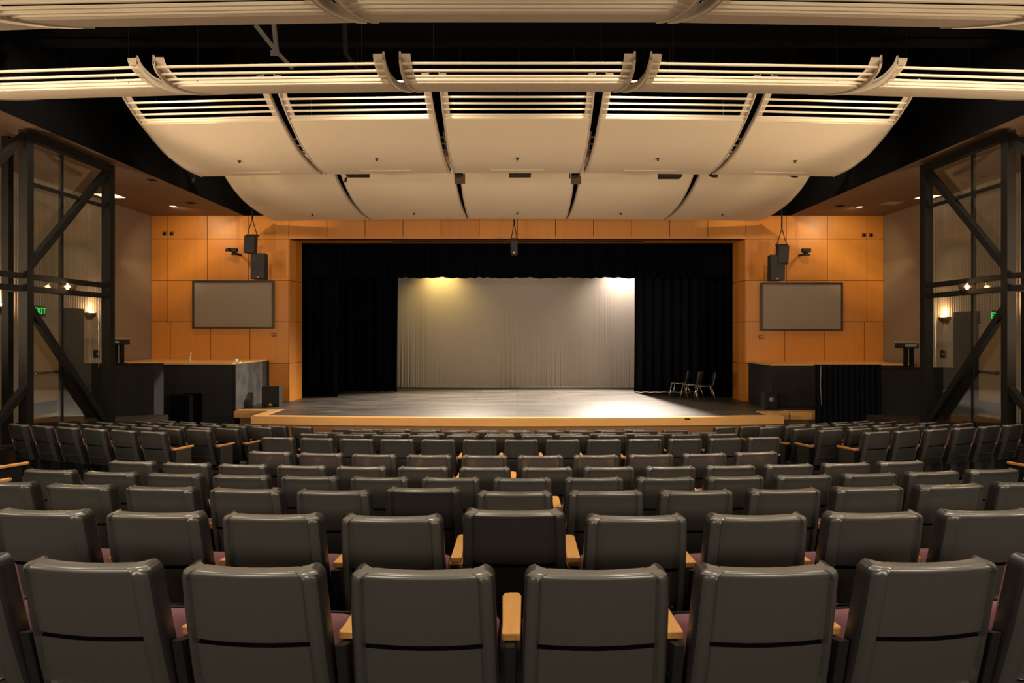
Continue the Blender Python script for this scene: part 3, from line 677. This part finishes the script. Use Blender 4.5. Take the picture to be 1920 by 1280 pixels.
fixture(447, 322, 14.9, 'small black camera under the leftmost third-row reflector', 'small')
fixture(1488, 326, 14.9, 'small black camera under the rightmost third-row reflector', 'small')
fixture(1338, 326, 14.9, 'small black camera under the second reflector from right in the third row', 'small')
# ------------------------------------------------------------------ stacking chairs on the stage
def stage_chair(lab, px, Z, rz):
    t = thing('stacking_chair', lab, 'chair', (PX(px, Z), Z, .8), rz, 'chairs on the stage')
    m2 = MB(); rows = []
    for i in range(11):     # shell: seat then back
        u = i/10
        rows.append([(x, y_, z_) for x in [(-.21+.42*j/8) for j in range(9)] for y_, z_ in [((.22-.46*u/.55), .45-.02*math.sin(math.pi*u/.55)+.015*abs(x/.21)) if u <= .55 else (-.24-.07*(u-.55)/.45+.03*(x/.21)**2, .45+.38*((u-.55)/.45))]])
    m2.grid(rows); m2.build('plastic_shell', 'grey' if False else 'shell', t, smooth=True, solid=.012)
    for sx in (-1, 1):
        MB().tube([(sx*.17, .20, .435), (sx*.22, .27, 0)], .013, 8).build('leg', 'chrome', t, smooth=True)
        MB().tube([(sx*.17, -.16, .435), (sx*.22, -.30, 0)], .013, 8).build('leg', 'chrome', t, smooth=True)
        MB().tube([(sx*.17, .21, .435), (sx*.17, -.17, .435)], .011, 8).build('side_rail', 'chrome', t, smooth=True)
stage_chair('grey stacking chair on stage, leftmost of three by the right curtain', 1275, 20.45, R(62))
stage_chair('grey stacking chair on stage, middle of three by the right curtain', 1297, 19.95, R(55))
stage_chair('grey stacking chair on stage, rightmost of three by the right curtain', 1321, 19.42, R(82))
# ------------------------------------------------------------------ auditorium seats
def seat_meshes():
    W = .232; rc = .034
    def ypos(s, u):           # rear surface y at drop s and lateral u
        y = .20*s + .12*max(0, s-.1)*s
        y += .034*u*u            # wraps around the sitter
        au = abs(u)
        if s < .014: y += .014*(1-math.sqrt(max(0, 1-(1-s/.014)**2)))
        if s > .026 and au < .80: y += .009
        y -= .055
        if au > .85: y += .030*((au-.85)/.15)**2
        elif au > .79: y -= .008*(1-abs(au-.82)/.03) if abs(au-.82) < .03 else 0
        return y
    ss = [0, .001, .004, .008, .014, .025, .029, .036, .06, .12, .19, .247, .252, .259, .264, .34, .42, .437, .442, .449, .454, .52, .56]
    us = [-1, -.985, -.96, -.92, -.88, -.85, -.82, -.79, -.74, -.55, -.3, 0, .3, .55, .74, .79, .82, .85, .88, .92, .96, .985, 1]
    def wid(s): return W+.014*min(1, s/.5) - (rc-math.sqrt(max(0, rc*rc-(rc-s)**2)) if s < rc else 0)
    rear = []; frontg = []
    for s in ss:
        r_ = []; f_ = []
        for u in us:
            y = ypos(s, u)
            if s in (.252, .259) and abs(u) < .80: y += .016
            if s in (.442, .449) and abs(u) < .78: y -= .012
            z = SH-s
            r_.append((u*wid(s), y, z-.006*abs(u)**8)); f_.append((u*wid(s)*.985, ypos(0, u)*0+ypos(max(s, .0139), u)+(.056 if s < .026 or abs(u) >= .8 else .047), z-.002))
        rear.append(r_); frontg.append(f_)
    m2 = MB(); m2.grid(rear)
    nu = len(us)-1; k = 0
    for i in range(len(ss)-1):
        for j in range(nu):
            if ss[i] in (.247, .252, .259, .442) and abs((us[j]+us[j+1])/2) < .79: m2.mi[k] = 1  # groove faces blackened, painting in the shade of the recess
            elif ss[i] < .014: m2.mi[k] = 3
            elif abs((us[j]+us[j+1])/2) > .965: m2.mi[k] = 2
            k += 1
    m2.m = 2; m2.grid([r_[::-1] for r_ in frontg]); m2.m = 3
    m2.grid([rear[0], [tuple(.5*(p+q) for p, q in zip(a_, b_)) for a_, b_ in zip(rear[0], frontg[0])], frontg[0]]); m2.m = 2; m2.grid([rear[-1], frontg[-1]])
    m2.grid([[r_[0] for r_ in rear], [r_[0] for r_ in frontg]]); m2.grid([[r_[-1] for r_ in rear], [r_[-1] for r_ in frontg]])
    parts = {'backrest_shell': (m2, ['shell', 'black', 'shell_dark', 'shell_edge_lit'], True)}
    def yfr(s, u): return ypos(max(s, .0139), u)+(.052 if s < .026 or abs(u) >= .8 else .043)
    # upholstered front pad
    m2 = MB(); A = []; B = []
    for s in (.004, .02, .05, .15, .30, .42, .50):
        k = .96 if s > .01 else .90
        A.append([(u*wid(max(s, .02))*k, yfr(s, u), SH-s-.006) for u in (-1, -.9, -.5, 0, .5, .9, 1)])
        B.append([(u*wid(max(s, .02))*k*.95, yfr(s, u)+.055*(1-.5*abs(u)**6)*(min(1, .3+s*14)), SH-s-.008) for u in (-1, -.9, -.5, 0, .5, .9, 1)])
    m2.grid(A); m2.grid([r_[::-1] for r_ in B]); m2.grid([A[0], B[0]]); m2.grid([A[-1], B[-1]])
    m2.grid([[r_[0] for r_ in A], [r_[0] for r_ in B]]); m2.grid([[r_[-1] for r_ in A], [r_[-1] for r_ in B]])
    parts['back_cushion'] = (m2, 'cushion', True)
    # tipped-up seat
    m2 = MB(); prof = []
    for k in range(17):
        t = 2*math.pi*k/16; c_, s_ = math.cos(t), math.sin(t)
        a = .065*abs(c_)**.6*(1 if c_ > 0 else -1); b = .165*abs(s_)**.55*(1 if s_ > 0 else -1)
        prof.append((a, b))
    rows = []
    for xx, k in ((-.235, .75), (-.225, .93), (-.20, 1), (.20, 1), (.225, .93), (.235, .75)):
        r_ = []
        for a, b in prof:
            a2, b2 = a*k, b*(k*.5+.5); ca, sa = math.cos(R(-22)), math.sin(R(-22))
            r_.append((xx, .275+a2*ca-b2*sa, .435+a2*sa+b2*ca))
        rows.append(r_)
    m2.grid(rows)
    for r_ in (rows[0], rows[-1]):
        n_0 = len(m2.v); m2.v += r_[:-1]; m2.f.append(tuple(range(n_0, n_0+len(r_)-1))); m2.mi.append(0)
    parts['seat_cushion'] = (m2, 'cushion', True)
    parts['seat_pan'] = (MB().hexa([(-.2, .36, .30), (.2, .36, .30), (.2, .375, .30), (-.2, .375, .30), (-.2, .44, .55), (.2, .44, .55), (.2, .45, .55), (-.2, .45, .55)]), 'steel', False)
    return parts
SP = seat_meshes()
def arm_mb(x, wd=.026):
    m2 = MB(); y0, y1, z1 = .135, .50, .612
    poly = [(x-wd, y0), (x+wd, y0), (x+wd*.95, y1-.03), (x+wd*.6, y1), (x-wd*.6, y1), (x-wd*.95, y1-.03)]
    m2.prism(poly, z1-.027, z1); return m2
def std_mb(x):
    m2 = MB(); m2.box(x-.014, x+.014, .20, .43, .05, .585); m2.box(x-.035, x+.035, .16, .46, .0, .05)
    m2.hexa([(x-.016, .12, .36), (x+.016, .12, .36), (x+.016, .22, .30), (x-.016, .22, .30), (x-.016, .06, .60), (x+.016, .06, .60), (x+.016, .22, .56), (x-.016, .22, .56)])
    return m2
def make_proto(full):
    t = thing('auditorium_seat', '', 'theatre seat')
    for nm, (m2, mt, sm) in SP.items():
        if not full and nm == 'seat_pan': continue
        o = m2.build(nm, mt, t, smooth=sm)
        if nm in ('backrest_shell',):
            e = o.modifiers.new('es', 'EDGE_SPLIT'); e.split_angle = R(50)
    arm_mb(.28 if full else .277, .032 if full else .026).build('armrest', 'armwood', t, bevel=.005)
    s_ = std_mb(.28).build('standard', 'steel', t, bevel=.003)
    if full:
        for y, z in ((.135, .47), (.20, .38)): MB().tube([(.262, y, z), (.258, y, z)], .006, 8).build('bolt', 'chrome', s_)
    return t
protoF = make_proto(True); protoB = make_proto(False)
endarm = arm_mb(-.277).build('armrest', 'armwood', None, bevel=.005); endstd = std_mb(-.28).build('standard', 'steel', None, bevel=.003)
endpan = MB().box(-.300, -.272, .16, .44, .03, .59).build('end_panel', 'shell', None, bevel=.006)
endpanR = MB().box(.272, .300, .16, .44, .03, .59).build('end_panel', 'shell', None, bevel=.006)
ROWN = {'A': 'nearest row', 'B': 'second row', 'C': 'third row', 'D': 'fourth row', 'E': 'fifth row', 'F': 'sixth row just before cross aisle',
        'G': 'first row beyond cross aisle', 'H': 'second row beyond cross aisle', 'I': 'third row beyond cross aisle', 'J': 'fourth row beyond cross aisle', 'K': 'row closest to the stage'}
used = set()
def put_seat(row, x, d, r, idx, tot, blk, first, last, yawk=1.0, extra=0):
    full = row in 'ABCDEF'
    p = protoF if full else protoB
    if full in used: c_ = copy_tree(p)
    else: c_ = p; used.add(full)
    yaw = -math.asin(max(-1, min(1, x/r)))*-1*yawk
    y = yof(d, x, r)
    c_.location = (x, y, ROWZ[row]+extra); c_.rotation_euler = (random.uniform(-.008, .008), 0, yaw+random.uniform(-.006, .006))
    pos = ORD[idx]+' from left' if idx < len(ORD) else 'far right'
    c_['label'] = 'charcoal seat %s, %s%s' % (pos, blk, ROWN[row]); c_['category'] = 'theatre seat'
    c_['group'] = 'seats in the '+ROWN[row]
    if first:
        for q in (endarm, endstd):
            k_ = q.copy(); col.objects.link(k_); k_.parent = c_
        if blk != '' or row in 'EF':
            k_ = endpan.copy(); col.objects.link(k_); k_.parent = c_
    if last:
        k_ = endpanR.copy(); col.objects.link(k_); k_.parent = c_
    return c_
SPEC = {k: v for k, *v in ROWS}
def block(row, x0, n0, n1, blk='', yawk=1.0, pitch=.56, side=False):
    d, h, r = SPEC[row]
    if side: d, r = SIDE[row]
    th0 = math.asin(x0/r); tot = n1-n0+1; res = []
    for j, i in enumerate(range(n0, n1+1)):
        x = r*math.sin(th0+i*pitch/r)
        res.append(put_seat(row, x, d, r, j, tot, blk, j == 0, j == tot-1 and row not in 'ABCD', yawk))
    return res
block('A', .256, -4, 3)
b = block('B', -.014, -5, 5)
# the seat before the lens in row two stands darker and a little taller
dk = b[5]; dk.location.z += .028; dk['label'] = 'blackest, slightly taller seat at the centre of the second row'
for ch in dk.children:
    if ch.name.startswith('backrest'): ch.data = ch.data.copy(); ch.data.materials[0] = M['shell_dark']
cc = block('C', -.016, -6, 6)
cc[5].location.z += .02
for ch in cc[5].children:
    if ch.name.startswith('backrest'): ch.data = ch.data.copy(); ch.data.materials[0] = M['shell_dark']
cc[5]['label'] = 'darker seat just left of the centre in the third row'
block('D', .04, -7, 7)
block('E', .268, -7, 6)
block('F', .231, -5, 4)
block('G', .051, -6, 6, 'centre block, ')
block('H', .29, -6, 5, 'centre block, ')
block('I', .276, -6, 5, 'centre block, ')
block('J', .019, -5, 5, 'centre block, ')
block('K', .0, -6, 4, 'centre block, ')
for row, xl, xr, n in (('G', -5.32, 5.25, 6), ('H', -5.02, 4.93, 6), ('I', -4.97, 4.93, 6), ('J', -4.72, 4.65, 6), ('K', -4.25, 4.08, 7)):
    block(row, xl, -(n-1), 0, 'left block, ', 1.25, .545, True)
    block(row, xr, 0, n-1, 'right block, ', 1.25, .545, True)
# seats in side blocks beside the rear rows, seen only by their armrests
for row, x, y, yw in (('F', -6.09, 7.51, -.42), ('F', 6.09, 7.51, .42), ('D', -5.31, 6.19, -.40), ('D', 5.31, 6.19, .40)):
    d, h, r = SPEC[row]
    s = put_seat(row, x, d, r, 0, 1, '', False, False); s.rotation_euler.z = yw; s.location.y = y
    if x > 0:
        for q in (endarm, endstd):
            k_ = q.copy(); col.objects.link(k_); k_.parent = s
    side_ = 'left' if x < 0 else 'right'
    s['label'] = 'turned seat across the %s aisle from the %s, mostly outside the picture' % (side_, 'sixth row' if row == 'F' else 'fourth row')
for q in (endarm, endstd, endpan, endpanR): bpy.data.objects.remove(q)
